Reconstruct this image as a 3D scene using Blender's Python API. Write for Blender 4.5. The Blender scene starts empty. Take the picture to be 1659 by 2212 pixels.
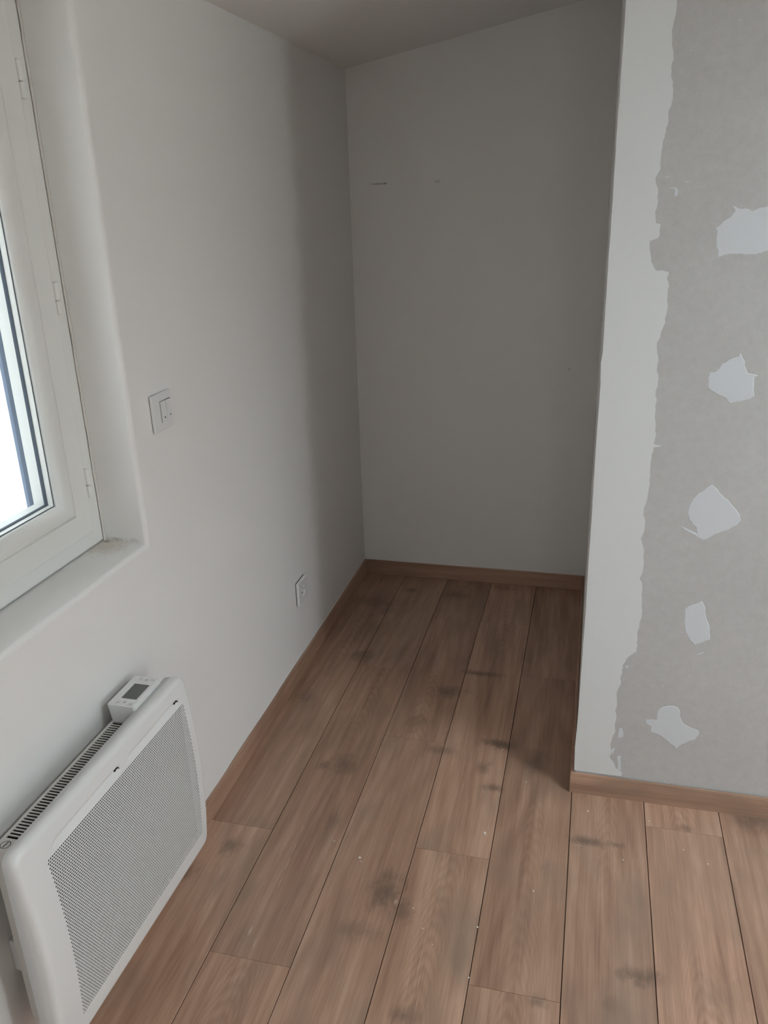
import bpy, bmesh, math, random
from mathutils import Vector, Matrix, noise
random.seed(7)

# ------------------------------------------------------------------ camera
scene = bpy.context.scene
H = 1.56                                   # eye height, metres
F_PX, IW, IH = 1760.6, 1659.0, 2212.0
# world -> image axes (x right, y down, z forward), from the room's vanishing points
WM = ((0.96945011, 0.24361704, -0.02858701),
      (0.06057663, -0.35071904, -0.93451946),
      (-0.23769088, 0.90423829, -0.35476211))
cam_data = bpy.data.cameras.new('camera')
cam = bpy.data.objects.new('camera', cam_data)
scene.collection.objects.link(cam)
rot = Matrix(((WM[0][0], -WM[1][0], -WM[2][0]),
              (WM[0][1], -WM[1][1], -WM[2][1]),
              (WM[0][2], -WM[1][2], -WM[2][2])))
cam.matrix_world = Matrix.Translation((0, 0, H)) @ rot.to_4x4()
cam_data.sensor_fit = 'VERTICAL'
cam_data.sensor_height = 24.0
cam_data.lens = 24.0 * F_PX / IH
cam_data.clip_start = 0.02
scene.camera = cam

# ------------------------------------------------------------------ light
EXPOSURE = 0.14
SKY = 16.0
scene.view_settings.view_transform = 'Standard'
scene.view_settings.look = 'None'
scene.view_settings.gamma = 1.0
scene.view_settings.use_curve_mapping = False
scene.view_settings.exposure = EXPOSURE

# overcast sky: brighter overhead than at the horizon, same all round
world = bpy.data.worlds.new('overcast_sky')
scene.world = world
world.use_nodes = True
nt = world.node_tree
for n in list(nt.nodes): nt.nodes.remove(n)
w_tc = nt.nodes.new('ShaderNodeTexCoord')
w_sep = nt.nodes.new('ShaderNodeSeparateXYZ')
w_map = nt.nodes.new('ShaderNodeMapRange')
w_map.inputs['From Min'].default_value = 0.0
w_map.inputs['From Max'].default_value = 1.0
w_map.inputs['To Min'].default_value = 0.7 * SKY
w_map.inputs['To Max'].default_value = 1.3 * SKY
w_bg = nt.nodes.new('ShaderNodeBackground')
w_bg.inputs['Color'].default_value = (0.865, 0.945, 1.0, 1)
w_out = nt.nodes.new('ShaderNodeOutputWorld')
nt.links.new(w_tc.outputs['Generated'], w_sep.inputs[0])
nt.links.new(w_sep.outputs['Z'], w_map.inputs['Value'])
nt.links.new(w_map.outputs[0], w_bg.inputs['Strength'])
nt.links.new(w_bg.outputs[0], w_out.inputs['Surface'])

# ------------------------------------------------------------------ layout (metres)
XL, XR = -0.944, 2.60          # left wall, right wall
YB, YR = 3.226, -2.20          # alcove back wall, rear wall
YP, XP = 1.931, 0.020          # partition face, alcove side
def ceil_z(x): return 2.020 + 0.181 * (x + 0.944)
WIN1 = (0.30, 1.499, 0.860, 1.955)     # y0,y1,z0,z1 left wall
ADD_WIN2 = (-0.25, 0.36, 0.30, 2.32)       # right wall, tall unseen window added for the shadow edge
ADD_ROOFW = (0.38, 1.55, 1.00, 2.15)       # unseen roof window added to light the floor: y0,y1,x0,x1

FILL_WIN = (0.20, 0.80, 1.15, 1.90)        # rear wall, small unseen window added as alcove fill: x0,x1,z0,z1
def portal(name, loc, sx, sy, rot):
    d = bpy.data.lights.new(name, 'AREA')
    d.shape = 'RECTANGLE'; d.size = sx; d.size_y = sy
    d.cycles.is_portal = True
    o = bpy.data.objects.new(name, d)
    o.location = loc; o.rotation_euler = rot
    scene.collection.objects.link(o)
for nm, w, x, s in (('window_portal', WIN1, XL - 0.315, 1), ('window_portal', ADD_WIN2, XR + 0.26, -1)):
    portal(nm, (x, (w[0] + w[1]) / 2, (w[2] + w[3]) / 2), w[3] - w[2], w[1] - w[0],
           (0, -s * math.pi / 2, 0))

portal('window_portal', ((FILL_WIN[0] + FILL_WIN[1]) / 2, YR - 0.16, (FILL_WIN[2] + FILL_WIN[3]) / 2), FILL_WIN[1] - FILL_WIN[0], FILL_WIN[3] - FILL_WIN[2],
       (math.pi / 2, 0, 0))
rx = (ADD_ROOFW[2] + ADD_ROOFW[3]) / 2
portal('window_portal', (rx, (ADD_ROOFW[0] + ADD_ROOFW[1]) / 2, ceil_z(rx) + 0.17), ADD_ROOFW[3] - ADD_ROOFW[2], ADD_ROOFW[1] - ADD_ROOFW[0],
       (0, -math.atan(0.181), 0))

# ------------------------------------------------------------------ helpers
def link(o):
    scene.collection.objects.link(o); return o
def mesh_obj(name, verts, faces, mat, parent=None, smooth=False, recalc=True):
    me = bpy.data.meshes.new(name)
    me.from_pydata([tuple(v) for v in verts], [], faces)
    if recalc:
        bm = bmesh.new(); bm.from_mesh(me)
        bmesh.ops.recalc_face_normals(bm, faces=bm.faces); bm.to_mesh(me); bm.free()
    if mat: me.materials.append(mat)
    if smooth:
        for p in me.polygons: p.use_smooth = True
    o = link(bpy.data.objects.new(name, me))
    if parent: o.parent = parent
    return o
def bm_obj(name, bm, mat, parent=None, smooth=False):
    bmesh.ops.recalc_face_normals(bm, faces=bm.faces)
    me = bpy.data.meshes.new(name); bm.to_mesh(me); bm.free()
    if mat: me.materials.append(mat)
    if smooth:
        for p in me.polygons: p.use_smooth = True
    o = link(bpy.data.objects.new(name, me))
    if parent: o.parent = parent
    return o
def add_box(bm, x0, x1, y0, y1, z0, z1, bev=0, seg=2):
    r = bmesh.ops.create_cube(bm, size=1.0)
    for v in r['verts']:
        v.co = Vector(((x0 + x1) / 2 + v.co.x * (x1 - x0), (y0 + y1) / 2 + v.co.y * (y1 - y0),
                       (z0 + z1) / 2 + v.co.z * (z1 - z0)))
    if bev:
        ed = list({e for v in r['verts'] for e in v.link_edges})
        bmesh.ops.bevel(bm, geom=ed, offset=bev, segments=seg, affect='EDGES', profile=0.5)
def box(name, b, mat, parent=None, bev=0, seg=2):
    bm = bmesh.new(); add_box(bm, *b, bev=bev, seg=seg)
    return bm_obj(name, bm, mat, parent)
def prism(name, pts, axis, a0, a1, mat, parent=None):
    """polygon pts (two coords) extruded along axis ('x','y','z') from a0 to a1"""
    def P(p, a):
        return {'x': (a, p[0], p[1]), 'y': (p[0], a, p[1]), 'z': (p[0], p[1], a)}[axis]
    n = len(pts)
    v = [P(p, a0) for p in pts] + [P(p, a1) for p in pts]
    f = [list(range(n)), list(range(2 * n - 1, n - 1, -1))] + [[i, (i + 1) % n, n + (i + 1) % n, n + i] for i in range(n)]
    return mesh_obj(name, v, f, mat, parent)
def empty(name, loc):
    o = link(bpy.data.objects.new(name, None)); o.location = loc; o.empty_display_size = 0.05
    return o
def adopt(child, root):
    """parent keeping world placement (roots only carry a translation)"""
    child.parent = root
    child.matrix_parent_inverse = Matrix.Translation(-Vector(root.location))
def tag(o, label, cat, group=None):
    o['label'] = label; o['category'] = cat
    if group: o['group'] = group
    return o
def struct(o, label=None):
    o['kind'] = 'structure'
    if label: o['label'] = label
    return o

# pixel of the photograph -> point on a plane of the room
def ray(px, py):
    c = ((px - IW / 2) / F_PX, (py - IH / 2) / F_PX, 1.0)
    return Vector([sum(WM[k][i] * c[k] for k in range(3)) for i in range(3)])
def on_y(px, py, Y):
    d = ray(px, py); return Vector((0, 0, H)) + d * (Y / d.y)
def on_floor(px, py):
    d = ray(px, py); return Vector((0, 0, H)) + d * (-H / d.z)

# ------------------------------------------------------------------ materials
class NT:
    def __init__(s, name):
        s.m = bpy.data.materials.new(name); s.m.use_nodes = True
        s.t = s.m.node_tree; s.b = s.t.nodes['Principled BSDF']
    def n(s, typ, **kw):
        nd = s.t.nodes.new(typ)
        for k, v in kw.items(): setattr(nd, k, v)
        return nd
    def l(s, a, b): s.t.links.new(a, b)
    def math(s, op, a, b=None, clamp=False):
        nd = s.n('ShaderNodeMath', operation=op, use_clamp=clamp)
        for i, v in enumerate((a, b)):
            if v is None: continue
            if isinstance(v, (int, float)): nd.inputs[i].default_value = v
            else: s.l(v, nd.inputs[i])
        return nd.outputs[0]
    def pos(s): return s.n('ShaderNodeNewGeometry').outputs['Position']
    def vscale(s, v, sc, add=None):
        nd = s.n('ShaderNodeVectorMath', operation='MULTIPLY'); s.l(v, nd.inputs[0]); nd.inputs[1].default_value = sc
        o = nd.outputs[0]
        if add is not None:
            ad = s.n('ShaderNodeVectorMath', operation='ADD'); s.l(o, ad.inputs[0])
            if isinstance(add, tuple): ad.inputs[1].default_value = add
            else: s.l(add, ad.inputs[1])
            o = ad.outputs[0]
        return o
    def noise(s, v, scale, detail=3, rough=0.55, dist=0.0):
        nd = s.n('ShaderNodeTexNoise'); nd.inputs['Scale'].default_value = scale
        nd.inputs['Detail'].default_value = detail; nd.inputs['Roughness'].default_value = rough
        nd.inputs['Distortion'].default_value = dist
        if v is not None: s.l(v, nd.inputs['Vector'])
        return nd.outputs['Fac']
    def ramp(s, f, stops):
        nd = s.n('ShaderNodeValToRGB'); cr = nd.color_ramp
        while len(cr.elements) < len(stops): cr.elements.new(0.5)
        for e, (p, c) in zip(cr.elements, stops):
            e.position = p; e.color = (c[0], c[1], c[2], 1) if isinstance(c, tuple) else (c, c, c, 1)
        s.l(f, nd.inputs['Fac']); return nd.outputs['Color']
    def mix(s, f, a, b, mode='MIX'):
        nd = s.n('ShaderNodeMix', data_type='RGBA', blend_type=mode)
        if isinstance(f, (int, float)): nd.inputs['Factor'].default_value = f
        else: s.l(f, nd.inputs['Factor'])
        for i, v in ((6, a), (7, b)):
            if isinstance(v, tuple): nd.inputs[i].default_value = (*v[:3], 1)
            else: s.l(v, nd.inputs[i])
        return nd.outputs[2]
    def bump(s, h, strength, dist):
        nd = s.n('ShaderNodeBump'); nd.inputs['Strength'].default_value = strength
        nd.inputs['Distance'].default_value = dist
        s.l(h, nd.inputs['Height']); s.l(nd.outputs[0], s.b.inputs['Normal'])
    def blob(s, P, c, inv, soft0=1.0, soft1=0.2, nz=None, amt=0.0):
        """1 inside an ellipsoid centred c with radii 1/inv, ragged by noise"""
        nd = s.n('ShaderNodeVectorMath', operation='SUBTRACT'); s.l(P, nd.inputs[0]); nd.inputs[1].default_value = c
        v = s.vscale(nd.outputs[0], inv)
        ln = s.n('ShaderNodeVectorMath', operation='LENGTH'); s.l(v, ln.inputs[0])
        d = ln.outputs['Value']
        if nz is not None: d = s.math('ADD', d, s.math('MULTIPLY', s.math('SUBTRACT', nz, 0.5), amt))
        mr = s.n('ShaderNodeMapRange', interpolation_type='SMOOTHSTEP')
        mr.inputs['From Min'].default_value = soft1; mr.inputs['From Max'].default_value = soft0
        mr.inputs['To Min'].default_value = 1; mr.inputs['To Max'].default_value = 0
        s.l(d, mr.inputs['Value']); return mr.outputs[0]
def simple(name, col, rough=0.5, metal=0, spec=None):
    k = NT(name); k.b.inputs['Base Color'].default_value = (*col, 1)
    k.b.inputs['Roughness'].default_value = rough; k.b.inputs['Metallic'].default_value = metal
    if spec is not None: k.b.inputs['Specular IOR Level'].default_value = spec
    return k.m
def paint(name, col, marks=(), rough=0.75, bump=0.12):
    k = NT(name); P = k.pos()
    big = k.noise(P, 1.7, 3)
    c = k.mix(big, tuple(x * 0.965 for x in col), col)
    nz = k.noise(P, 90, 4, 0.7)
    for (cc, inv, tint, amt) in marks:
        b = k.blob(P, cc, inv, 1.0, 0.1, nz, 1.6)
        c = k.mix(k.math('MULTIPLY', b, amt), c, tint)
    k.l(c, k.b.inputs['Base Color']); k.b.inputs['Roughness'].default_value = rough
    h = k.math('ADD', k.noise(P, 260, 2), k.math('MULTIPLY', k.noise(P, 22, 3), 1.5))
    k.bump(h, bump, 0.002)
    return k.m

WHITE = (0.87, 0.855, 0.835)
DIRT = (0.10, 0.085, 0.065)
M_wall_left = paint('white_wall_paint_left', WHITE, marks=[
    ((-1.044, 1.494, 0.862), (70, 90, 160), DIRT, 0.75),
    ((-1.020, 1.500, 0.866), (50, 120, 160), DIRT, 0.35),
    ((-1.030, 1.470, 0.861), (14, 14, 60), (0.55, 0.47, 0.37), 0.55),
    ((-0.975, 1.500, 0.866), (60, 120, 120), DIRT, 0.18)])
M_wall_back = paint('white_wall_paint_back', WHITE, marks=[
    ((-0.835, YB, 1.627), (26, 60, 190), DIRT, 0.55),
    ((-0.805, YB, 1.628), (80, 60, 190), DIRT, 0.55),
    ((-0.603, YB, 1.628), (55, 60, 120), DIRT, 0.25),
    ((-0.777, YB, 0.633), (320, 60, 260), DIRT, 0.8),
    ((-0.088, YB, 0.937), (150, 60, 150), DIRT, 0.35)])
M_wall = paint('white_wall_paint', WHITE)
M_ceiling = paint('ceiling_paint', (0.87, 0.855, 0.84))
M_filler = paint('filler_white', (0.66, 0.69, 0.72), rough=0.85, bump=0.08)
M_band = paint('corner_filler_white', (0.725, 0.745, 0.745), rough=0.8, bump=0.08)

def plasterboard():
    k = NT('plasterboard_paper'); P = k.pos()
    fine = k.noise(P, 420, 4, 0.75); mid = k.noise(P, 45, 4, 0.7); big = k.noise(P, 3, 2)
    f = k.math('ADD', k.math('MULTIPLY', fine, 0.5), k.math('ADD', k.math('MULTIPLY', mid, 0.35), k.math('MULTIPLY', big, 0.2)))
    c = k.ramp(f, [(0.35, (0.45, 0.448, 0.44)), (0.7, (0.58, 0.578, 0.57))])
    spk = k.noise(P, 95, 1)
    m = k.ramp(spk, [(0.80, 0.0), (0.86, 0.8)])
    c = k.mix(m, c, (0.75, 0.75, 0.74))
    k.l(c, k.b.inputs['Base Color']); k.b.inputs['Roughness'].default_value = 0.9
    k.bump(fine, 0.1, 0.001)
    return k.m
M_board = plasterboard()

def wood(name, axis, knots=(), rough=0.42, splits=()):
    """oak-look laminate, grain running along axis 0=x 1=y"""
    k = NT(name); P = k.pos()
    rnd = k.n('ShaderNodeObjectInfo').outputs['Random']
    comb = k.n('ShaderNodeCombineXYZ')
    for i in range(3): k.l(k.math('MULTIPLY', rnd, (13.7, 7.3, 5.1)[i]), comb.inputs[i])
    off = comb.outputs[0]
    def st(a, b):    # across, along
        s = (b, a, a) if axis == 0 else (a, b, a)
        return k.vscale(P, s, off)
    warp = k.noise(st(3.0, 1.2), 1.0, 2)
    broad = k.noise(st(9, 1.1), 1.0, 4, 0.6, 0.6)
    streak = k.noise(st(42, 1.6), 1.0, 5, 0.65, 0.5)
    fine = k.noise(st(230, 6), 1.0, 3, 0.7)
    patch = k.noise(st(5.5, 2.4), 1.0, 3, 0.6)
    wv = k.n('ShaderNodeTexWave', wave_type='RINGS', rings_direction='Z', wave_profile='SIN')
    k.l(st(5.0, 0.55), wv.inputs['Vector'])
    wv.inputs['Scale'].default_value = 2.2; wv.inputs['Distortion'].default_value = 7.0
    wv.inputs['Detail'].default_value = 3; wv.inputs['Detail Scale'].default_value = 1.0
    wave = wv.outputs['Fac']
    f = k.math('MULTIPLY', broad, 0.42)
    f = k.math('ADD', f, k.math('MULTIPLY', streak, 0.30))
    f = k.math('ADD', f, k.math('MULTIPLY', fine, 0.22))
    f = k.math('ADD', f, k.math('MULTIPLY', wave, 0.04))
    oc = k.n('ShaderNodeSeparateXYZ'); k.l(k.n('ShaderNodeTexCoord').outputs['Object'], oc.inputs[0])
    ox, oy = oc.outputs['X' if axis == 1 else 'Y'], oc.outputs['Y' if axis == 1 else 'X']
    ox = k.math('ADD', ox, k.math('MULTIPLY', k.math('SUBTRACT', warp, 0.5), 0.06))
    ph = k.math('ADD', oy, k.math('MULTIPLY', k.math('MULTIPLY', ox, ox), 70.0))
    ph = k.math('ADD', ph, k.math('ADD', k.math('MULTIPLY', streak, 0.09), k.math('MULTIPLY', broad, 0.12)))
    arch = k.math('MULTIPLY', k.math('SINE', k.math('MULTIPLY', ph, 2 * math.pi / 0.042)), 0.5)
    near = k.math('SUBTRACT', 1.0, k.math('MULTIPLY', k.math('MULTIPLY', ox, ox), 260.0), True)
    amask = k.math('MULTIPLY', near, k.ramp(k.noise(st(2.0, 1.0), 1.0, 1), [(0.48, 0.0), (0.60, 1.0)]))
    f = k.math('ADD', f, k.math('MULTIPLY', k.math('MULTIPLY', arch, amask), 0.052))
    c = k.ramp(f, [(0.33, (0.250, 0.133, 0.087)), (0.50, (0.450, 0.272, 0.187)), (0.66, (0.62, 0.415, 0.304))])
    grey = k.ramp(patch, [(0.50, 0.0), (0.72, 0.75)])
    c = k.mix(grey, c, (0.27, 0.188, 0.139))
    # plank to plank tone
    tone = k.n('ShaderNodeMapRange'); k.l(rnd, tone.inputs['Value'])
    tone.inputs['To Min'].default_value = 0.90; tone.inputs['To Max'].default_value = 1.10
    hsv = k.n('ShaderNodeHueSaturation'); k.l(c, hsv.inputs['Color']); k.l(tone.outputs[0], hsv.inputs['Value'])
    c = hsv.outputs['Color']
    nz = k.noise(k.vscale(P, (34, 20, 20)), 1.0, 4, 0.65, 0.8)
    for (cx, cy, rx, ry, amt) in knots:
        b = k.blob(P, (cx, cy, 0), (0.75 / rx, 0.75 / ry, 1), 1.15, -0.1, nz, 1.9)
        c = k.mix(k.math('MULTIPLY', b, amt), c, (0.115, 0.077, 0.056))
    # pale split lines in the print
    for (cx, cy, rx_, ry_, amt) in splits:
        b = k.blob(P, (cx, cy, 0), (1 / rx_, 1 / ry_, 1), 1.0, 0.2, nz, 1.2)
        c = k.mix(k.math('MULTIPLY', b, amt), c, (0.60, 0.47, 0.39))
    sp = k.noise(st(120, 3.0), 1.0, 2, 0.5, 0.4)
    spm = k.math('MULTIPLY', k.ramp(sp, [(0.735, 0.0), (0.765, 1.0)]), k.ramp(warp, [(0.56, 0.0), (0.66, 0.7)]))
    c = k.mix(spm, c, (0.52, 0.42, 0.35))
    k.l(c, k.b.inputs['Base Color'])
    r = k.n('ShaderNodeMapRange'); k.l(streak, r.inputs['Value'])
    r.inputs['To Min'].default_value = rough - 0.06; r.inputs['To Max'].default_value = rough + 0.08
    k.l(r.outputs[0], k.b.inputs['Roughness'])
    k.b.inputs['Specular IOR Level'].default_value = 0.7
    k.bump(k.math('ADD', fine, streak), 0.12, 0.0006)
    return k.m

# knots of the printed oak, photograph pixel, half length across / along (m), strength
KN = [((832, 1925), .040, .055, .85), ((868, 1972), .03, .03, .6), ((770, 2010), .05, .03, .4),
      ((745, 1650), .035, .05, .6), ((702, 1655), .02, .02, .6), ((1075, 1607), .05, .022, .8),
      ((1066, 1702), .03, .018, .7), ((1045, 1660), .02, .03, .5), ((970, 1495), .05, .035, .7),
      ((900, 1560), .04, .05, .4), ((1270, 1818), .05, .016, .75), ((1330, 1825), .02, .010, .6),
      ((1390, 2110), .05, .022, .75), ((1630, 1770), .06, .06, .6), ((1480, 1790), .025, .014, .5),
      ((500, 1825), .025, .03, .6), ((390, 1880), .05, .04, .6), ((720, 1770), .02, .05, .4),
      ((1155, 1650), .05, .06, .5), ((1040, 1455), .07, .018, .7), ((872, 2195), .03, .02, .6),
      ((1160, 2165), .025, .014, .6), ((950, 1620), .05, .02, .5), ((800, 1300), .08, .05, .5),
      ((985, 1285), .06, .04, .5), ((780, 1415), .05, .04, .6), ((660, 1505), .03, .06, .5),
      ((1180, 1870), .012, .03, .3), ((1320, 2170), .02, .02, .3), ((890, 1275), .03, .02, .6),
      ((1560, 2150), .05, .06, .25), ((1090, 1270), .05, .03, .4)]
knots = []
for (p, rx, ry, a) in KN:
    q = on_floor(*p); knots.append((q.x, q.y, rx, ry, a))
SPL = [((636, 1830), .0014, .030, .8), ((621, 1866), .0016, .026, .8), ((606, 1905), .0012, .030, .6), ((653, 1790), .0010, .02, .6),
       ((541, 2010), .004, .018, .7), ((550, 2040), .0016, .016, .8), ((1000, 1700), .0016, .03, .5), ((907, 2080), .0010, .022, .7),
       ((905, 2120), .0010, .022, .8), ((901, 2165), .0010, .02, .6), ((955, 1930), .0010, .02, .6), ((855, 1948), .006, .010, .6),
       ((1470, 1762), .005, .014, .5), ((1250, 1826), .030, .0016, .5), ((485, 1820), .0012, .02, .6)]
splits = []
for (p, rx_, ry_, a_) in SPL:
    q = on_floor(*p); splits.append((q.x, q.y, rx_, ry_, a_))
M_plank = wood('oak_laminate', 1, knots, 0.42, splits)
M_skirt_x = wood('oak_skirting_across', 0, (), 0.45)
M_skirt_y = wood('oak_skirting_along', 1, (), 0.45)
M_subfloor = simple('dark_underlay', (0.02, 0.014, 0.010), 0.9)
M_pvc = simple('white_pvc', (0.80, 0.80, 0.77), 0.32)
M_pvc_out = simple('white_pvc_outside', (0.80, 0.82, 0.84), 0.4)
M_gasket = simple('dark_rubber_gasket', (0.05, 0.07, 0.10), 0.5)
M_spacer = simple('light_aluminium_spacer', (0.62, 0.68, 0.74), 0.4)
M_rail = simple('grey_blue_aluminium', (0.16, 0.20, 0.28), 0.4, 0.3)
M_caulk = paint('white_sealant', (0.74, 0.71, 0.66), rough=0.6, bump=0.3)
M_heat = simple('white_enamel_steel', (0.79, 0.79, 0.78), 0.30)
M_heat_body = simple('cream_enamel_steel', (0.66, 0.64, 0.60), 0.45)
M_dark = simple('dark_interior', (0.018, 0.015, 0.015), 0.8)
M_plastic = simple('white_plastic', (0.80, 0.80, 0.79), 0.28)
M_plastic2 = simple('grey_white_plastic', (0.70, 0.70, 0.69), 0.35)
M_lcd = simple('grey_lcd_screen', (0.115, 0.122, 0.118), 0.18)
M_print = simple('grey_print', (0.06, 0.06, 0.06), 0.6)
M_chip = simple('plaster_chip', (0.78, 0.74, 0.68), 0.9)
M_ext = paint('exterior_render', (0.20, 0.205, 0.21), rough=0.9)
def ground_mat():
    k = NT('outside_gravel'); P = k.pos()
    k.l(k.ramp(k.noise(P, 3.0, 5, 0.7), [(0.3, (0.42, 0.40, 0.37)), (0.7, (0.62, 0.60, 0.56))]), k.b.inputs['Base Color'])
    k.b.inputs['Roughness'].default_value = 0.95
    return k.m
M_ground = ground_mat()
def glass():
    k = NT('window_glass'); k.t.nodes.remove(k.b)
    tr = k.n('ShaderNodeBsdfTransparent'); tr.inputs['Color'].default_value = (0.985, 0.99, 0.988, 1)
    gl = k.n('ShaderNodeBsdfGlossy'); gl.inputs['Roughness'].default_value = 0.0
    lw = k.n('ShaderNodeLayerWeight'); lw.inputs['Blend'].default_value = 0.5     # Schlick, same from both sides
    fr = k.math('ADD', k.math('MULTIPLY', k.math('POWER', lw.outputs['Facing'], 5.0), 0.96), 0.02)
    mx = k.n('ShaderNodeMixShader'); k.l(fr, mx.inputs[0]); k.l(tr.outputs[0], mx.inputs[1]); k.l(gl.outputs[0], mx.inputs[2])
    k.l(mx.outputs[0], k.t.nodes['Material Output'].inputs['Surface'])
    return k.m
M_glass = glass()

# ------------------------------------------------------------------ shell
def wall_with_holes(name, xin, xout, y0, y1, z0, ztop, holes, mat, bevel):
    """wall slab in the plane x, holes = list of (y0,y1,z0,z1) side by side sharing no y range"""
    ys = sorted({y0, y1, *[h[0] for h in holes], *[h[1] for h in holes]})
    zs = sorted({z0, ztop, *[h[2] for h in holes], *[h[3] for h in holes]})
    def is_hole(i, j):
        if not (0 <= i < len(ys) - 1 and 0 <= j < len(zs) - 1): return True
        cy, cz = (ys[i] + ys[i + 1]) / 2, (zs[j] + zs[j + 1]) / 2
        return any(h[0] < cy < h[1] and h[2] < cz < h[3] for h in holes)
    bm = bmesh.new(); vv = {}
    def V(s, i, j):
        if (s, i, j) not in vv: vv[(s, i, j)] = bm.verts.new(((xin, xout)[s], ys[i], zs[j]))
        return vv[(s, i, j)]
    hole_edges = []
    for i in range(len(ys) - 1):
        for j in range(len(zs) - 1):
            if is_hole(i, j): continue
            bm.faces.new([V(0, i, j), V(0, i + 1, j), V(0, i + 1, j + 1), V(0, i, j + 1)])
            bm.faces.new([V(1, i, j), V(1, i, j + 1), V(1, i + 1, j + 1), V(1, i + 1, j)])
            for (a, b, ni, nj) in (((i, j), (i + 1, j), i, j - 1), ((i, j + 1), (i + 1, j + 1), i, j + 1),
                                   ((i, j), (i, j + 1), i - 1, j), ((i + 1, j), (i + 1, j + 1), i + 1, j)):
                if is_hole(ni, nj):
                    bm.faces.new([V(0, *a), V(0, *b), V(1, *b), V(1, *a)])
                    if 0 <= ni < len(ys) - 1 and 0 <= nj < len(zs) - 1: hole_edges.append((a, b))
    bm.verts.ensure_lookup_table()
    if bevel:
        ed = [bm.edges.get((V(0, *a), V(0, *b))) for a, b in hole_edges]
        bmesh.ops.bevel(bm, geom=[e for e in ed if e], offset=bevel, segments=7, affect='EDGES', profile=0.5)
    return bm_obj(name, bm, mat)

struct(wall_with_holes('wall_left', XL, XL - 0.30, YR, YB + 0.12, -0.02, ceil_z(XL), [WIN1], M_wall_left, 0.011),
       'white painted wall with the window recess, switch and heater')
struct(wall_with_holes('wall_right', XR, XR + 0.25, YR, YP + 0.10, -0.02, ceil_z(XR), [ADD_WIN2], M_wall, 0.006))
xa, xb = XL, XR
struct(prism('wall_back', [(xa, -0.02), (XP + 0.10, -0.02), (XP + 0.10, ceil_z(XP + 0.10)), (xa, ceil_z(xa))], 'y', YB, YB + 0.12, M_wall_back),
       'shaded white wall at the far end of the alcove')
def to_rear(o):
    for v in o.data.vertices:
        x, y, z = v.co; v.co = (y, x, z)
    o.data.flip_normals()
    return o
struct(to_rear(wall_with_holes('wall_rear', YR, YR - 0.15, xa, xb, -0.02, ceil_z(xb), [FILL_WIN], M_wall, 0)))
part = struct(prism('wall_partition', [(XP, -0.02), (xb, -0.02), (xb, ceil_z(xb)), (XP, ceil_z(XP))], 'y', YP, YP + 0.10, M_board),
       'unpainted grey plasterboard partition with white filler along its corner')
struct(prism('wall_alcove', [(XP, -0.02), (XP + 0.10, -0.02), (XP + 0.10, ceil_z(XP + 0.10)), (XP, ceil_z(XP))], 'y', YP + 0.10, YB, M_wall),
       'narrow side wall of the alcove behind the partition corner')
def to_roof(o):
    for v in o.data.vertices:
        x, y, z = v.co; v.co = (z, y, ceil_z(z) + x)
    return o
struct(to_roof(wall_with_holes('ceiling', 0.0, 0.15, YR - 0.12, YB + 0.12, xa - 0.72, xb + 0.25, [ADD_ROOFW], M_ceiling, 0)),  # added overhang past the left wall keeps sky light off the sill
       'sloping white painted ceiling')
struct(box('ground', (-30, 30, -30, 30, -0.60, -0.40), M_ground), 'pale ground outside the window')
struct(box('wall_sky_block', (-3.4, -3.2, -12, 12, -0.40, 5.5), M_ext), 'rendered wall added outside the window to block the sky')  # added close and tall to cut sky light through the left window
fl = struct(box('floor', (XL, XR, YR, YB, -0.03, -0.0075), M_subfloor), 'brown oak laminate floor of long planks')

# planks: pitch and joints measured from the photograph
PW, PL, GAP = 0.1927, 1.2363, 0.0018
joint0 = {-5: 1.602, -4: 1.2145, -3: 2.064, -2: 1.6205, -1: 1.2595, 0: 0.93, 1: 1.826, 2: 1.05}
def plank(x0, x1, y0, y1):
    t = 0.0085
    bm = bmesh.new()
    add_box(bm, x0 + GAP / 2, x1 - GAP / 2, y0 + 0.0004, y1 - 0.0004, -t + 0.001, 0.0)
    top = [e for e in bm.edges if all(abs(v.co.z) < 1e-6 for v in e.verts) and abs(e.verts[0].co.x - e.verts[1].co.x) < 1e-6]
    bmesh.ops.bevel(bm, geom=top, offset=0.0009, segments=1, affect='EDGES')
    c = Vector(((x0 + x1) / 2, (y0 + y1) / 2, 0))
    for v in bm.verts: v.co -= c
    o = bm_obj('plank', bm, M_plank); o.location = c
    o.parent = fl
    return o
for k in range(-5, 14):
    x0 = 0.0148 + k * PW; x1 = x0 + PW
    x0c, x1c = max(x0, XL + 0.003), min(x1, XR - 0.003)
    if x1c - x0c < 0.01: continue
    j = joint0.get(k, (k * 0.437) % PL)
    while j > YR: j -= PL
    while j < YB:
        spans = [(max(j, YR + 0.003), min(j + PL, YB - 0.003))]
        if x1c > XP + 0.006:           # the partition stops these boards
            if x0c > XP - 0.02 or True:
                spans = [(spans[0][0], min(spans[0][1], YP - 0.003))] if x0c > XP - 0.01 else spans
        for a, b in spans:
            if b - a > 0.01: plank(x0c, x1c if x0c > XP - 0.01 else min(x1c, XP - 0.003), a, b)
        j += PL

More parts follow.
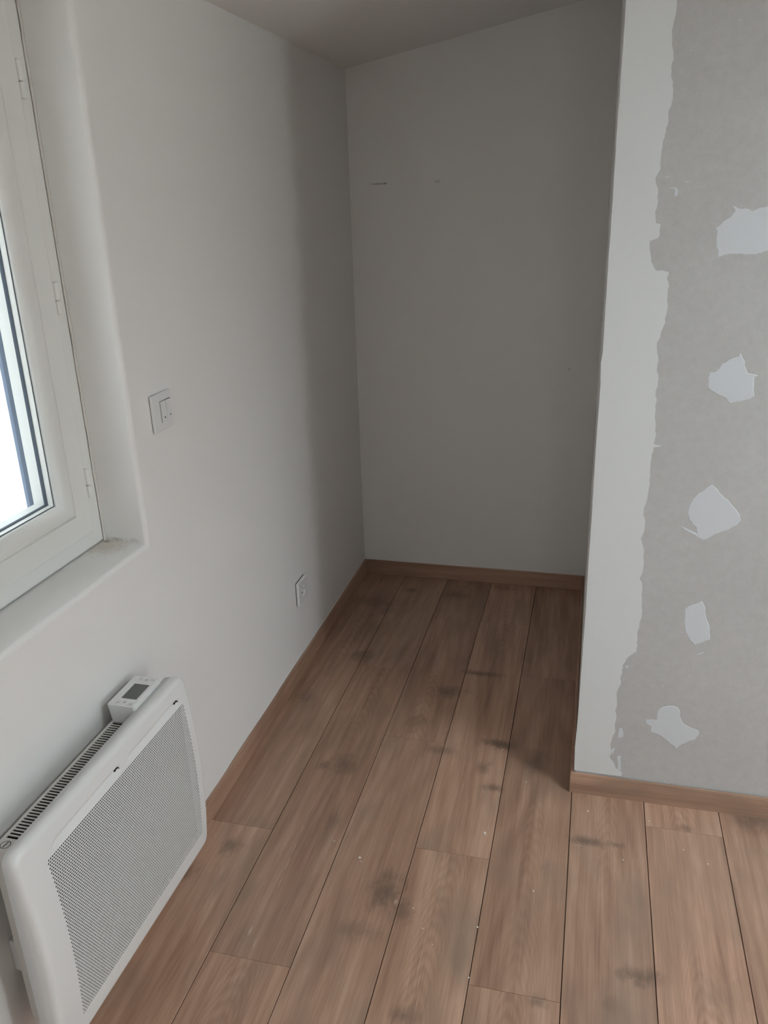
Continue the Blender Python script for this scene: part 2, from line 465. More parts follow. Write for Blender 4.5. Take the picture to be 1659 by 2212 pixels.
# skirting boards
SH, ST = 0.0635, 0.012
def skirting(name, b, mat, label):
    bm = bmesh.new(); add_box(bm, *b)
    ed = [e for e in bm.edges if all(abs(v.co.z - b[5]) < 1e-6 for v in e.verts)]
    bmesh.ops.bevel(bm, geom=ed, offset=0.0022, segments=2, affect='EDGES')
    return struct(bm_obj(name, bm, mat), label)
skl = skirting('baseboard_left', (XL, XL + ST, YR, YB, 0.0003, SH), M_skirt_y, 'oak skirting board along the white window wall')
skb = skirting('baseboard_back', (XL + ST + 0.0006, XP - ST - 0.0006, YB - ST, YB, 0.0003, SH), M_skirt_x, 'dark shaded oak skirting board at the end of the alcove')
skirting('baseboard_alcove', (XP - ST, XP - 0.0012, YP - 0.0005, YB - 0.0004, 0.0003, SH), M_skirt_y, 'oak skirting board on the alcove side of the partition')
skirting('baseboard_partition', (XP - ST, XR - 0.001, YP - ST, YP - 0.001, 0.0003, SH), M_skirt_x, 'oak skirting board below the grey plasterboard')
skirting('baseboard_right', (XR - ST, XR, YR + ST + 0.001, YP - ST - 0.001, 0.0003, SH), M_skirt_y, 'oak skirting board on the right wall')
skirting('baseboard_rear', (XL + ST + 0.001, XR - 0.001, YR, YR + ST, 0.0003, SH), M_skirt_x, 'oak skirting board on the rear wall')

# uneven bead of sealant on top of the left and back skirtings
def bead(name, along, fixed, a0, a1, z, parent, amp, seed):
    n = 160; v = []; f = []
    for i in range(n + 1):
        a = a0 + (a1 - a0) * i / n
        w = max(0.0004, 0.0022 + amp * noise.noise(Vector((a * 6.0, seed, 0))))
        hgt = max(0.0004, 0.0018 + amp * noise.noise(Vector((a * 8.0, seed + 5, 0))))
        for (d, e) in ((0.0, -0.0002), (w, -0.0002), (w * 0.45, hgt * 0.6), (0.0, hgt)):
            v.append((fixed + d, a, z + e) if along == 'y' else (a, fixed - d, z + e))
    for i in range(n):
        for q in range(4):
            f.append([i * 4 + q, i * 4 + (q + 1) % 4, i * 4 + 4 + (q + 1) % 4, i * 4 + 4 + q])
    return mesh_obj(name, v, f, M_caulk, parent)
bead('sealant_bead', 'y', XL, 0.3, YB - 0.002, SH, skl, 0.0022, 1.3)
bead('sealant_bead', 'x', YB, XL + 0.013, XP - 0.014, SH, skb, 0.0016, 4.1)

# ------------------------------------------------------------------ filler on the partition
S = 459 / 1659.0
def c1(p): return (1200 + p[0] * S, p[1] * S)
def c2(p): return (1200 + p[0] * S, 600 + p[1] * S)
def c3(p): return (1200 + p[0] * S, 1200 + p[1] * S)
def ragged(pts, amt, iters=3, closed=True):
    pts = [Vector(p) for p in pts]
    for it in range(iters):
        out = []
        n = len(pts)
        for i in range(n if closed else n - 1):
            a, b = pts[i], pts[(i + 1) % n]
            d = b - a; nrm = Vector((-d.y, d.x))
            out += [a, (a + b) / 2 + nrm * random.uniform(-amt, amt)]
        if not closed: out.append(pts[-1])
        pts = out
    return pts
def filler(name, outline, thick, mat, lab=None, amt=0.10, iters=2, raw=False):
    """thin trowelled layer on the partition face; outline in (x,z) of the wall"""
    pts = outline if raw else ragged(outline, amt, iters)
    bm = bmesh.new()
    base = [bm.verts.new((p.x, YP - 0.00005, p.y)) for p in pts]
    fc = bm.faces.new(base)
    r = bmesh.ops.extrude_face_region(bm, geom=[fc])
    tops = [g for g in r['geom'] if isinstance(g, bmesh.types.BMVert)]
    c = sum((v.co for v in tops), Vector()) / len(tops)
    for v in tops:
        v.co.y = YP - thick
        if not raw:
            d = v.co - c; L = max(1e-6, d.length); v.co -= d / L * min(0.0015, L * .3)
    bmesh.ops.triangulate(bm, faces=[f for f in bm.faces if len(f.verts) > 4])
    o = bm_obj(name, bm, mat, part)
    if lab: o['label'] = lab
    return o
def wallpts(px): return [Vector((on_y(x, y, YP).x, on_y(x, y, YP).z)) for (x, y) in px]

band_px = [c1(p) for p in [(950, -30), (920, 400), (918, 640), (905, 820), (880, 960), (840, 1100), (820, 1250), (822, 1310),
           (780, 1390), (800, 1470), (795, 1600), (780, 1735), (820, 1750), (805, 1850), (740, 1880), (745, 2010), (780, 2110), (885, 2120)]]
band_px += [c2(p) for p in [(870, 0), (887, 60), (860, 300), (835, 400), (820, 440), (795, 500), (805, 640), (800, 800), (790, 960),
            (782, 1140), (768, 1300), (822, 1308), (820, 1316), (765, 1322), (740, 1450), (720, 1700), (700, 1900)]]
band_px += [c3(p) for p in [(685, 0), (675, 350), (655, 560), (632, 750), (560, 800), (525, 860), (510, 1000), (475, 1280), (435, 1450),
            (422, 1575), (450, 1610), (470, 1665), (515, 1690), (512, 1722)]]
right = ragged(wallpts(band_px), 0.10, 3, closed=False)
ztop = ceil_z(XP) - 0.001
right = [Vector((right[0].x + 0.004, ztop))] + right
zb = right[-1].y
left = []
n = 90
for i in range(n + 1):
    z = zb + (ztop - zb) * i / n
    w = 0.0006 + 0.0014 * noise.noise(Vector((z * 4.5, 2.0, 0))) + 0.0007 * noise.noise(Vector((z * 26, 3.0, 0)))
    w += 0.0035 * max(0, 1 - abs(z - 1.195) / 0.03) + 0.004 * max(0, 1 - abs(z - 0.14) / 0.16)
    left.append(Vector((XP - w, z)))
filler('corner_filler_band', right + left, 0.0012, M_band, 'white filler band along the partition corner', raw=True)
patches = [
    [c1(p) for p in [(1380, 1598), (1420, 1625), (1535, 1650), (1659, 1612), (1760, 1640), (1790, 1800), (1659, 1960), (1560, 1990),
                     (1420, 1985), (1270, 2010), (1255, 1930), (1260, 1800), (1240, 1780), (1290, 1750), (1360, 1700), (1405, 1640)]],
    [c2(p) for p in [(1445, 585), (1490, 720), (1500, 745), (1560, 755), (1580, 765), (1550, 780), (1548, 900), (1550, 925), (1470, 960),
                     (1360, 985), (1330, 940), (1220, 885), (1190, 860), (1188, 790), (1200, 740), (1265, 725), (1300, 670), (1360, 640), (1430, 620)]],
    [c2(p) for p in [(1220, 1615), (1280, 1680), (1360, 1750), (1400, 1800), (1445, 1900), (1420, 1930), (1280, 1990), (1145, 2050),
                     (1120, 2030), (1100, 1950), (1050, 1900), (1030, 1830), (1060, 1750), (1110, 1690), (1180, 1640)]],
    [c3(p) for p in [(1140, 355), (1170, 410), (1190, 520), (1205, 620), (1205, 660), (1085, 700), (1050, 660), (1015, 600), (1010, 440), (1010, 420)]],
    [c3(p) for p in [(890, 1172), (950, 1185), (975, 1220), (995, 1310), (1060, 1345), (1120, 1370), (1110, 1410), (1090, 1435), (1020, 1460),
                     (960, 1490), (940, 1510), (915, 1480), (850, 1430), (740, 1375), (745, 1335), (700, 1300), (705, 1280), (790, 1285), (790, 1240), (820, 1190)]],
]
for p in patches: filler('filler_patch', wallpts(p), 0.0007, M_filler, 'white filler patch on the grey plasterboard')
for p in ([c2(q) for q in [(965, 1935), (1060, 1975), (1120, 2008), (1145, 2048), (1090, 2010), (1000, 1962)]],
          [c3(q) for q in [(485, 1420), (500, 1345), (520, 1350), (530, 1415), (490, 1425)]],
          [c3(q) for q in [(432, 1520), (455, 1500), (462, 1512), (448, 1552), (438, 1545)]],
          [c1(q) for q in [(880, 1462), (935, 1463), (957, 1480), (944, 1535), (928, 1532), (938, 1482), (925, 1472)]],
          [c3(q) for q in [(1105, 768), (1150, 752), (1158, 758), (1130, 773)]],
          [c3(q) for q in [(545, 865), (565, 855), (570, 872), (552, 880)]],
          [c3(q) for q in [(480, 1570), (508, 1560), (510, 1680), (482, 1676)]]):
    filler('filler_smear', wallpts(p), 0.0005, M_filler, 'small smear of filler', amt=0.08, iters=1)

# ------------------------------------------------------------------ windows
def ring(name, rect, prof, xref, s, mat, parent, smooth=False):
    """profile (inset, depth) swept round the rectangle (y0,y1,z0,z1); depth goes outwards from xref (s=-1 left wall)"""
    y0, y1, z0, z1 = rect; n = len(prof)
    v = []
    for (sy, sz) in ((0, 0), (1, 0), (1, 1), (0, 1)):
        for (i, d) in prof:
            v.append((xref + s * d, y1 - i if sy else y0 + i, z1 - i if sz else z0 + i))
    f = []
    for c in range(4):
        for q in range(n):
            a, b = c * n + q, c * n + (q + 1) % n
            a2, b2 = ((c + 1) % 4) * n + q, ((c + 1) % 4) * n + (q + 1) % n
            f.append([a, b, b2, a2])
    return mesh_obj(name, v, f, mat, parent, smooth)
def casement(win, xf, s, n_sash, hinges, label, name, gap=0.003):
    """fixed frame + sashes; xf inner face of the frame"""
    y0, y1, z0, z1 = win
    root = empty(name, (xf, (y0 + y1) / 2, z0)); struct(root, label)
    made = []
    def R(o): adopt(o, root); made.append(o); return o
    fr = (y0 + 0.001, y1 - 0.001, z0 + gap, z1 - 0.001)
    R(ring('window_frame', fr, [(0, 0.004), (0.002, 0.0015), (0.006, 0), (0.041, 0), (0.043, 0.002), (0.043, 0.018), (0.060, 0.018), (0.060, 0.075), (0, 0.075)], xf, s, M_pvc, None))
    a, b = fr[0] + 0.040, fr[1] - 0.040
    w = (b - a) / n_sash
    for q in range(n_sash):
        sr = (a + w * q + (0.0015 if q else 0), a + w * (q + 1) - (0.0015 if q < n_sash - 1 else 0), fr[2] + 0.036, fr[3] - 0.038)
        sash = R(ring('sash', sr, [(0, -0.002), (0.002, -0.006), (0.005, -0.007), (0.0535, -0.007), (0.0545, -0.0055), (0.0555, -0.0055),
                      (0.0555, 0.014), (0.094, 0.014), (0.094, 0.060), (0, 0.017)], xf, s, M_pvc, None))
        bd = ring('glazing_bead', (sr[0] + 0.0556, sr[1] - 0.0556, sr[2] + 0.0556, sr[3] - 0.0556),
                  [(0, -0.0045), (0.0015, -0.0072), (0.006, -0.0095), (0.012, -0.0105), (0.018, -0.0100), (0.024, -0.0078), (0.029, -0.0040), (0.033, 0.002), (0.0355, 0.008), (0.0365, 0.0135), (0, 0.0135)], xf, s, M_pvc, None, True)
        R(bd)
        g = (sr[0] + 0.090, sr[1] - 0.090, sr[2] + 0.090, sr[3] - 0.090)
        R(ring('gasket', g, [(0, 0.0136), (0.0030, 0.0136), (0.0030, 0.0152), (0, 0.0152)], xf, s, M_gasket, None))
        R(ring('spacer_bar', g, [(0, 0.0182), (0.0036, 0.0182), (0.0036, 0.0250), (0, 0.0250)], xf, s, M_spacer, None))
        R(ring('gasket', g, [(0, 0.0262), (0.0055, 0.0262), (0.0062, 0.0300), (0.0055, 0.0343), (0, 0.0343)], xf, s, M_gasket, None))
        for d in (0.0155, 0.0345):
            xx = sorted((xf + s * d, xf + s * (d + 0.0025)))
            R(box('pane', (xx[0], xx[1], g[0] + 0.001, g[1] - 0.001, g[2] + 0.001, g[3] - 0.001), M_glass))
    for (hy, hz0, hz1) in hinges:
        h = hz1 - hz0
        for (za, zb_) in ((hz0, hz0 + h * 0.42), (hz0 + h * 0.42 + 0.0012, hz1)):
            x0_, x1_ = sorted((xf, xf - s * 0.0115))
            R(box('hinge', (x0_, x1_, hy - 0.0015, hy + 0.011, za, zb_), M_pvc, None, 0.0028, 2))
    return root, fr, made
w1, fr1, _ = casement(WIN1, XL - 0.108, -1, 2,
                   [(1.4575, 0.978, 1.043), (1.4575, 1.368, 1.432), (1.4575, 1.758, 1.823)],
                   'white plastic casement window set in the wall recess', 'window_1')
casement(ADD_WIN2, XR + 0.10, 1, 1, [], 'tall white unseen window added in the right wall for its light', 'added_window_right')
wr, _, made = casement(ADD_ROOFW, 0.05, 1, 1, [], 'white unseen roof window added in the sloping ceiling to light the floor', 'added_window_roof')
wr.location = (0, 0, 0)
w4, _, made4 = casement(FILL_WIN, YR - 0.05, -1, 1, [], 'small white unseen window added in the rear wall as fill light', 'added_window_rear')
w4.location = (0, 0, 0)
for o in made4:
    o.matrix_parent_inverse = Matrix.Identity(4); to_rear(o)
for o in made:
    o.matrix_parent_inverse = Matrix.Identity(4); to_roof(o)
# roller shutter guides on the outer reveals
for yy in ((1.482, 1.4985), (0.3005, 0.317)):
    r = box('shutter_guide', (-1.228, -1.219, yy[0], yy[1], 0.912, 1.90), M_rail, None, 0.0015)
    adopt(r, w1)
# rough sealant between frame and recess
def reveal_bead():
    n = 120; v = []; f = []
    x = XL - 0.108; y = WIN1[1]
    for i in range(n + 1):
        z = WIN1[2] + 0.002 + (WIN1[3] - WIN1[2] - 0.006) * i / n
        w = max(0.001, 0.0045 + 0.0022 * noise.noise(Vector((z * 14, 9, 0)))); hh = max(0.001, 0.004 + 0.003 * noise.noise(Vector((z * 17, 3, 0))))
        v += [(x, y, z), (x, y - w, z), (x + hh * .5, y - w * .5, z), (x + hh, y, z)]
    for i in range(n):
        for q in range(4): f.append([i * 4 + q, i * 4 + (q + 1) % 4, i * 4 + 4 + (q + 1) % 4, i * 4 + 4 + q])
    return mesh_obj('sealant_bead', v, f, M_caulk, None, True)
adopt(reveal_bead(), w1)

# ------------------------------------------------------------------ radiant panel heater
heater = tag(empty('panel_heater', (XL + 0.02, 1.107, 0.146)), 'white electric panel heater with perforated front mounted low under the window', 'heater')
HY0, HY1, HZ0, HZ1 = 0.822, 1.384, 0.150, 0.610        # outline of the front shell
PY0, PY1, PZ0, PZ1 = 0.8825, 1.3525, 0.2010, 0.5545    # perforated field
def bow(z, y=None):
    d = z - 0.36
    return -0.8175 + (0.009 * (y - 0.822) / 0.56 if y is not None else 0) - (0.020 * (d / 0.25) ** 2 if d > 0 else 0.013 * (d / 0.214) ** 2)
SC = [(0.888, 1.106, 0.5760), (1.119, 1.334, 0.5745)]  # two long scoops: y0, y1, crease height
def scoop(y, z):
    t = 0.0
    for (a, b, zc) in SC:
        if a - 0.02 < y < b + 0.001:
            e = min(1.0, max(0.0, (y - a) / 0.03)); e = e * e * (3 - 2 * e)
            zz = zc - 0.012 * (1 - e)
            u = (zz - z)
            k = min(1.0, max(0.0, u / 0.006)) * min(1.0, max(0.0, (z - 0.5550) / 0.012))
            g = 0.35 + 0.65 * (y - a) / (b - a)
            t = max(t, 0.0085 * k * g * e)
    return t
def shell():
    R = 0.024; NS = 120; NC = 10
    def outline(y0, y1, z0, z1, r):
        pts = []
        for (cy, cz, a0, p0, p1) in ((y1 - r, z0 + r, -90, (y0 + r, z0), (y1 - r, z0)), (y1 - r, z1 - r, 0, (y1, z0 + r), (y1, z1 - r)),
                                     (y0 + r, z1 - r, 90, (y1 - r, z1), (y0 + r, z1)), (y0 + r, z0 + r, 180, (y0, z1 - r), (y0, z0 + r))):
            for i in range(NS): t = i / NS; pts.append((p0[0] + (p1[0] - p0[0]) * t, p0[1] + (p1[1] - p0[1]) * t))
            for i in range(NC):
                a = math.radians(a0 + 90 * i / NC); pts.append((cy + r * math.cos(a), cz + r * math.sin(a)))
        return pts
    er = 0.013
    rings = []
    inner = outline(PY0, PY1, PZ0, PZ1, 0.0005)
    mid = outline(HY0 + er, HY1 - er, HZ0 + er, HZ1 - er, R - er)
    NR = 18
    for i in range(NR + 1):
        t = i / NR; row = []
        for (a, b) in zip(inner, mid):
            y, z = a[0] + (b[0] - a[0]) * t, a[1] + (b[1] - a[1]) * t
            row.append((bow(z, y) - scoop(y, z) * (1 if 0 < i < NR else 0), y, z))
        rings.append(row)
    for i in range(1, 8):
        th = math.radians(90 * i / 7)
        ins = er * (1 - math.sin(th)); back = er * (1 - math.cos(th))
        o = outline(HY0 + ins, HY1 - ins, HZ0 + ins, HZ1 - ins, R - ins)
        rings.append([(bow(b[1], b[0]) - back, y, z) for (y, z), b in zip(o, mid)])
    o = outline(HY0 + 0.004, HY1 - 0.004, HZ0 + 0.004, HZ1 - 0.004, R - 0.004)
    rings.append([(-0.864, y, z) for (y, z) in o])
    o = outline(HY0 + 0.006, HY1 - 0.006, HZ0 + 0.006, HZ1 - 0.006, R - 0.006)
    rings.append([(-0.863, y, z) for (y, z) in o])
    rings.append([(-0.850, y, z) for (y, z) in o])
    n = len(rings[0]); v = [p for r in rings for p in r]; f = []
    for i in range(len(rings) - 1):
        for q in range(n):
            f.append([i * n + q, i * n + (q + 1) % n, (i + 1) * n + (q + 1) % n, (i + 1) * n + q])
    return mesh_obj('front_shell', v, f, M_heat, None, True)
adopt(shell(), heater)

def perforated():
    py, pz = 0.0050, 0.0048
    nr = round((PZ1 - PZ0) / pz); pz = (PZ1 - PZ0) / nr
    nc = round((PY1 - PY0) / py); py = (PY1 - PY0) / nc
    ry, rz = 0.00172, 0.00200
    v, f = [], []
    oct_ = [(math.cos(math.radians(22.5 + 45 * i)), math.sin(math.radians(22.5 + 45 * i))) for i in range(8)]
    for r in range(nr):
        z0 = PZ0 + r * pz; z1 = z0 + pz
        off = py / 2 if r % 2 else 0
        if off:
            for (a, b) in ((PY0, PY0 + off), (PY1 - py + off, PY1)):
                i = len(v); v += [(bow(z0, a), a, z0), (bow(z0, b), b, z0), (bow(z1, b), b, z1), (bow(z1, a), a, z1)]; f.append((i, i + 1, i + 2, i + 3))
        for c in range(nc - (1 if off else 0)):
            a = PY0 + off + c * py; b = a + py; cy, cz = (a + b) / 2, (z0 + z1) / 2
            i = len(v)
            v += [(bow(z1, b), b, z1), (bow(z1, a), a, z1), (bow(z0, a), a, z0), (bow(z0, b), b, z0)]
            for (ox, oz) in oct_: z = cz + oz * rz; v.append((bow(z, cy), cy + ox * ry, z))
            for (ox, oz) in oct_: z = cz + oz * rz; v.append((bow(z, cy) - 0.0006, cy + ox * ry, z))
            o = i + 4
            # octagon: 0,1 top right / top ; 2,3 top left ; 4,5 bottom left ; 6,7 bottom right
            f += [(i, o, o + 7, i + 3), (i, o + 1, o), (i, i + 1, o + 2, o + 1), (i + 1, o + 3, o + 2),
                  (i + 1, i + 2, o + 4, o + 3), (i + 2, o + 5, o + 4), (i + 2, i + 3, o + 6, o + 5), (i + 3, o + 7, o + 6)]
            for q in range(8):
                f.append((o + q, o + (q + 1) % 8, o + 8 + (q + 1) % 8, o + 8 + q))
    return mesh_obj('perforated_panel', v, f, M_heat, None, False, False)
pf = perforated(); adopt(pf, heater); pf['label'] = 'white steel field of fine round holes'
hb = box('hole_shade', (-0.8375, -0.8355, PY0 - 0.012, PY1 + 0.012, PZ0 - 0.012, PZ1 + 0.008), M_dark); adopt(hb, heater)  # dark sheet added so the holes read as shaded
hb['label'] = 'dark sheet standing in for the shade behind the perforated front'
# dark slot ends of the scoops
for (a, b, zc) in SC:
    bm = bmesh.new()
    vs = []
    for k_, th_ in ((1, 0.0), (-1, 0.0026)):
        for i in range(13)[::k_]:
            t = math.radians(5 + 150 * i / 12)
            lens = th_ * math.sin(math.pi * i / 12)
            vs.append((b - 0.0050 + (0.0072 - lens) * math.cos(t), zc - 0.0085 + (0.0078 - lens) * math.sin(t)))
    bv = [bm.verts.new((bow(z, y) + 0.0004, y, z)) for (y, z) in vs]
    for q in range(12): bm.faces.new([bv[q], bv[q + 1], bv[24 - q], bv[25 - q]])
    r = bmesh.ops.extrude_face_region(bm, geom=list(bm.faces))
    for g in r['geom']:
        if isinstance(g, bmesh.types.BMVert): g.co.x -= 0.004
    o = bm_obj('slot_opening', bm, M_dark); adopt(o, heater); o['label'] = 'dark crescent slot at the end of the scoop'
# body with slotted top
BY0, BY1, BX0, BX1, BZ0, BZ1 = 0.872, 1.345, -0.925, -0.858, 0.175, 0.570
bm = bmesh.new()
SL0, SL1 = 0.902, 1.2375
NSL = 46
pitch = (SL1 - SL0) / NSL
th = 0.002
add_box(bm, BX0, BX1, BY0, BY0 + th, BZ0, BZ1); add_box(bm, BX0, BX1, BY1 - th, BY1, BZ0, BZ1)
add_box(bm, BX0, BX0 + th, BY0 + th, BY1 - th, BZ0, BZ1); add_box(bm, BX0 + th, BX1, BY0 + th, BY1 - th, BZ0, BZ0 + th)
add_box(bm, BX0 + th, BX1, BY0 + th, SL0, BZ1 - th, BZ1); add_box(bm, BX0 + th, BX1, SL1, BY1 - th, BZ1 - th, BZ1)
body = bm_obj('body', bm, M_heat_body); adopt(body, heater); body['label'] = 'cream steel case behind the front shell'
bars = [(BX0 + th, BX0 + 0.006), (BX0 + 0.0285, BX0 + 0.0335), (BX0 + 0.0485, BX1)]
for (a, b) in bars:
    o = box('grille_rail', (a, b, SL0, SL1, BZ1 - th, BZ1), M_heat_body); adopt(o, body)
    o.matrix_parent_inverse = Matrix.Identity(4)
slat_me = None
for i in range(1, NSL):
    y = SL0 + i * pitch
    for (a, b) in ((BX0 + 0.006, BX0 + 0.0285), (BX0 + 0.0335, BX0 + 0.0485)):
        key = (a,)
        if not hasattr(box, 'cache'): box.cache = {}
        if key not in box.cache:
            bmm = bmesh.new(); add_box(bmm, a - (a + b) / 2, b - (a + b) / 2, -0.0014, 0.0014, -th, 0)
            o = bm_obj('grille_slat', bmm, M_heat_body); box.cache[key] = o
        else:
            o = link(box.cache[key].copy())
        o.location = ((a + b) / 2, y, BZ1); o.parent = body
ib = box('heating_element', (BX0 + 0.020, BX0 + 0.040, BY0 + 0.02, BY1 - 0.02, BZ0 + 0.05, BZ1 - 0.05), M_dark); adopt(ib, heater)
lin = box('case_lining', (BX0 + th + 0.0002, BX0 + th + 0.0012, BY0 + 0.003, BY1 - 0.003, BZ0 + 0.004, BZ1 - 0.006), M_dark); adopt(lin, heater)
# control box with screen and keys
bm = bmesh.new()
x0, x1, y0, y1, z0, z1 = -0.9235, -0.8615, 1.2325, 1.3435, 0.5705, 0.6180
add_box(bm, x0, x1, y0, y1, z0, z1)
for v in bm.verts:
    if v.co.z < (z0 + z1) / 2:
        if v.co.y < 1.28: v.co.y += 0.004
        if v.co.x < -0.89: v.co.x += 0.004
bmesh.ops.bevel(bm, geom=list(bm.edges), offset=0.0022, segments=3, affect='EDGES')
ctl = bm_obj('control_box', bm, M_plastic); adopt(ctl, heater)
def sub(o, par):
    o.parent = par; o.matrix_parent_inverse = par.matrix_basis.inverted() if False else Matrix.Identity(4)
    return o
s_ = sub(box('screen', (-0.9045, -0.8700, 1.2575, 1.3120, 0.6170, 0.6183), M_lcd), ctl); s_['label'] = 'grey display screen'
for (bx, by) in ((-0.901, 1.331), (-0.8865, 1.3285), (-0.8725, 1.3325), (-0.902, 1.2405), (-0.888, 1.2435), (-0.8735, 1.2395)):
    kb = sub(box('key', (bx - 0.0052, bx + 0.0052, by - 0.0048, by + 0.0048, 0.6175, 0.6188), M_plastic2, None, 0.0005), ctl)
    kb['label'] = 'small pale key'
# printed symbols on the keys (child of the control box: flat print)
def sym(bx, by, kind):
    z = 0.61888; w = 0.0007
    def bar(ax, ay, cx, cy):
        d = Vector((cx - ax, cy - ay, 0)); nn = Vector((-d.y, d.x, 0)).normalized() * w / 2
        a, c = Vector((ax, ay, z)), Vector((cx, cy, z))
        return [a + nn, a - nn, c - nn, c + nn]
    segs = {'<': [(1, 2, -1, 0), (-1, 0, 1, -2)], '>': [(-1, 2, 1, 0), (1, 0, -1, -2)], '-': [(0, 2, 0, -2)],
            'o': [(-1.5, -1.5, 1.5, -1.5), (1.5, -1.5, 1.5, 1.5), (1.5, 1.5, -1.5, 1.5), (-1.5, 1.5, -1.5, -1.5)],
            '.': [(-.4, 0, .4, 0)]}[kind]
    v, f = [], []
    for (a, b, c, d) in segs:
        i = len(v); v += bar(bx + a * .001, by + b * .001, bx + c * .001, by + d * .001); f.append((i, i + 1, i + 2, i + 3))
    return sub(mesh_obj('key_symbol', v, f, M_print), ctl)
for (bx, by, k) in ((-0.901, 1.331, '-'), (-0.8865, 1.3285, 'o'), (-0.8725, 1.3325, '.'), (-0.902, 1.2405, '<'), (-0.888, 1.2435, 'o'), (-0.8735, 1.2395, '>')):
    sym(bx, by, k)
# do-not-cover mark printed on the case top: ring with a bar
def logo():
    cx, cy, z = -0.908, 0.887, BZ1 + 0.0002
    v, f = [], []
    N = 28
    for i in range(N):
        a = 2 * math.pi * i / N
        for r in (0.0092, 0.0078): v.append((cx + r * math.cos(a), cy + r * math.sin(a), z))
    for i in range(N):
        j = (i + 1) % N; f.append((i * 2, j * 2, j * 2 + 1, i * 2 + 1))
    i = len(v)
    d = Vector((0.15, 1, 0)).normalized() * 0.0066; q = Vector((-d.y, d.x, 0)).normalized() * 0.0012
    c = Vector((cx, cy, z)); v += [c + d + q, c + d - q, c - d - q, c - d + q]; f.append((i, i + 1, i + 2, i + 3))
    return mesh_obj('warning_mark', v, f, M_print)
lg = logo(); sub(lg, body); lg['label'] = 'printed ring with a slash'
# wall brackets
for yy in (0.878, 1.315):
    o = box('wall_bracket', (XL + 0.0005, BX0 - 0.0002, yy, yy + 0.022, 0.285, 0.355), M_plastic2, None, 0.002); adopt(o, heater)
    o = box('wall_bracket', (XL + 0.0005, BX0 - 0.0002, yy, yy + 0.022, 0.485, 0.545), M_plastic2, None, 0.002); adopt(o, heater)

# ------------------------------------------------------------------ switch and socket
def fix(o, root): adopt(o, root); return o
sw = tag(empty('shutter_switch', (XL, 1.6245, 1.088)), 'white double rocker switch plate with small arrows beside the window', 'switch')
yc, zc = 1.6235, 1.1335
fix(box('plate', (XL + 0.0016, XL + 0.0085, yc - 0.0425, yc + 0.0425, zc - 0.0425, zc + 0.0425), M_plastic, None, 0.0022, 3), sw)
fix(box('gap_shade', (XL + 0.0001, XL + 0.0017, yc - 0.0350, yc + 0.0405, zc - 0.0350, zc + 0.0415), M_dark), sw)  # dark slab painting the shade line behind the switch plate
fix(box('surround', (XL + 0.0080, XL + 0.0092, yc - 0.0105, yc + 0.0355, zc - 0.0235, zc + 0.0245), M_dark), sw)
for (a, b, up) in ((yc - 0.0100, yc + 0.0122, 1), (yc + 0.0130, yc + 0.0350, 0)):
    bm = bmesh.new(); add_box(bm, XL + 0.0085, XL + 0.0110, a, b, zc - 0.0230, zc + 0.0235)
    for v in bm.verts:
        if v.co.x > XL + 0.010 and v.co.z > zc: v.co.x += (-0.0008 if up else 0.0012)
    bmesh.ops.bevel(bm, geom=list(bm.edges), offset=0.0006, segments=2, affect='EDGES')
    rk = bm_obj('rocker', bm, M_plastic); fix(rk, sw)
    m_ = (a + b) / 2 + (0.001 if up else 0.003); zz = zc - 0.0135
    s3 = 0.0040 if up else -0.0040
    tri = [(m_ - 0.0026, zz - s3 / 2), (m_ + 0.0026, zz - s3 / 2), (m_, zz + s3 / 2)]
    ar = prism('arrow', tri, 'x', XL + 0.0106, XL + 0.0117, M_print); sub(ar, rk); ar.parent = rk
    ar.matrix_parent_inverse = Matrix.Identity(4)

so = tag(empty('power_socket', (XL, 2.404, 0.262)), 'white square power socket low on the wall above the skirting', 'socket')
yc, zc = 2.4040, 0.3055
bm = bmesh.new()
NSEG = 40; Rr = 0.0215
def sq(i, hlf):
    a = 2 * math.pi * i / NSEG; c, s = math.cos(a), math.sin(a); k = hlf / max(abs(c), abs(s)); return c * k, s * k
rings = []
for (x, mode, r) in ((0.0035, 's', 0.0420), (0.0115, 's', 0.0420), (0.0133, 's', 0.0402), (0.0133, 'c', Rr + 0.001), (0.0127, 'c', Rr), (0.0075, 'c', Rr - 0.0008)):
    row = []
    for i in range(NSEG):
        y, z = sq(i, r) if mode == 's' else (r * math.cos(2 * math.pi * i / NSEG), r * math.sin(2 * math.pi * i / NSEG))
        row.append(bm.verts.new((XL + x, yc + y, zc + z)))
    rings.append(row)
for a, b in zip(rings[:-1], rings[1:]):
    for i in range(NSEG): bm.faces.new([a[i], a[(i + 1) % NSEG], b[(i + 1) % NSEG], b[i]])
bm.faces.new(rings[-1])
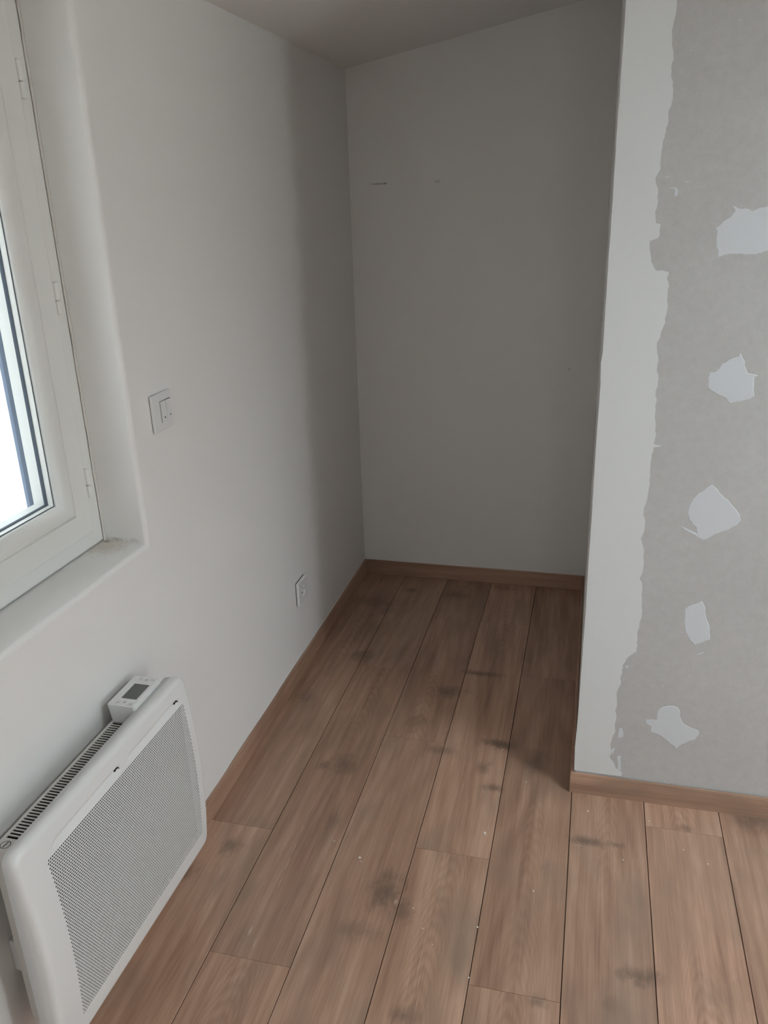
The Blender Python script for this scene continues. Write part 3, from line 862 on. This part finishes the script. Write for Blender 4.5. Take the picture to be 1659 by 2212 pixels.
fix(bm_obj('plate', bm, M_plastic), so)
fix(box('gap_shade', (XL + 0.0001, XL + 0.0036, yc - 0.0320, yc + 0.0400, zc - 0.0360, zc + 0.0412), M_dark), so)  # dark slab standing in for gap shade behind the socket plate
def disc(name, x0, x1, y, z, r, mat, root):
    pts = [(y + r * math.cos(2 * math.pi * i / 16), z + r * math.sin(2 * math.pi * i / 16)) for i in range(16)]
    return fix(prism(name, pts, 'x', x0, x1, mat), root)
disc('pin_hole', XL + 0.0074, XL + 0.0079, yc + 0.003, zc + 0.0110, 0.0034, M_dark, so)
disc('pin_hole', XL + 0.0074, XL + 0.0079, yc + 0.003, zc - 0.0110, 0.0034, M_dark, so)
disc('earth_pin', XL + 0.0074, XL + 0.0125, yc + 0.0150, zc, 0.0022, simple('steel_pin', (0.55, 0.55, 0.54), 0.35, 0.8), so)

# ------------------------------------------------------------------ crumbs of plaster on the floor
crumb_px = [((722, 1817), 4), ((777, 1853), 6), ((780, 1861), 4), ((1047, 1799), 7), ((1049, 1804), 4), ((893, 1962), 4), ((913, 2006), 4), ((1031, 2003), 5),
            ((1086, 1619), 5), ((1137, 1690), 4), ((1270, 1752), 5), ((1346, 1858), 4), ((1152, 1925), 4), ((1013, 2112), 4),
            ((1476, 1836), 4), ((1530, 1867), 4), ((934, 2040), 3), ((1402, 1774), 4)]
for (p, s) in crumb_px:
    q = on_floor(*p); r = s * 0.00058
    bm = bmesh.new()
    bmesh.ops.create_icosphere(bm, subdivisions=1, radius=1)
    for v in bm.verts:
        v.co *= random.uniform(0.55, 1.15); v.co.z = max(-0.35, v.co.z) * 0.45
        v.co = Vector((v.co.x * r * random.uniform(.9, 1.3), v.co.y * r, v.co.z * r))
    zmin = min(v.co.z for v in bm.verts)
    o = bm_obj('plaster_crumb', bm, M_chip); o.location = (q.x, q.y, -zmin + 0.0001)
    o.rotation_euler[2] = random.uniform(0, 6.28)
    tag(o, 'tiny pale crumb of plaster lying on the laminate floor', 'crumb', 'plaster crumbs on the floor')
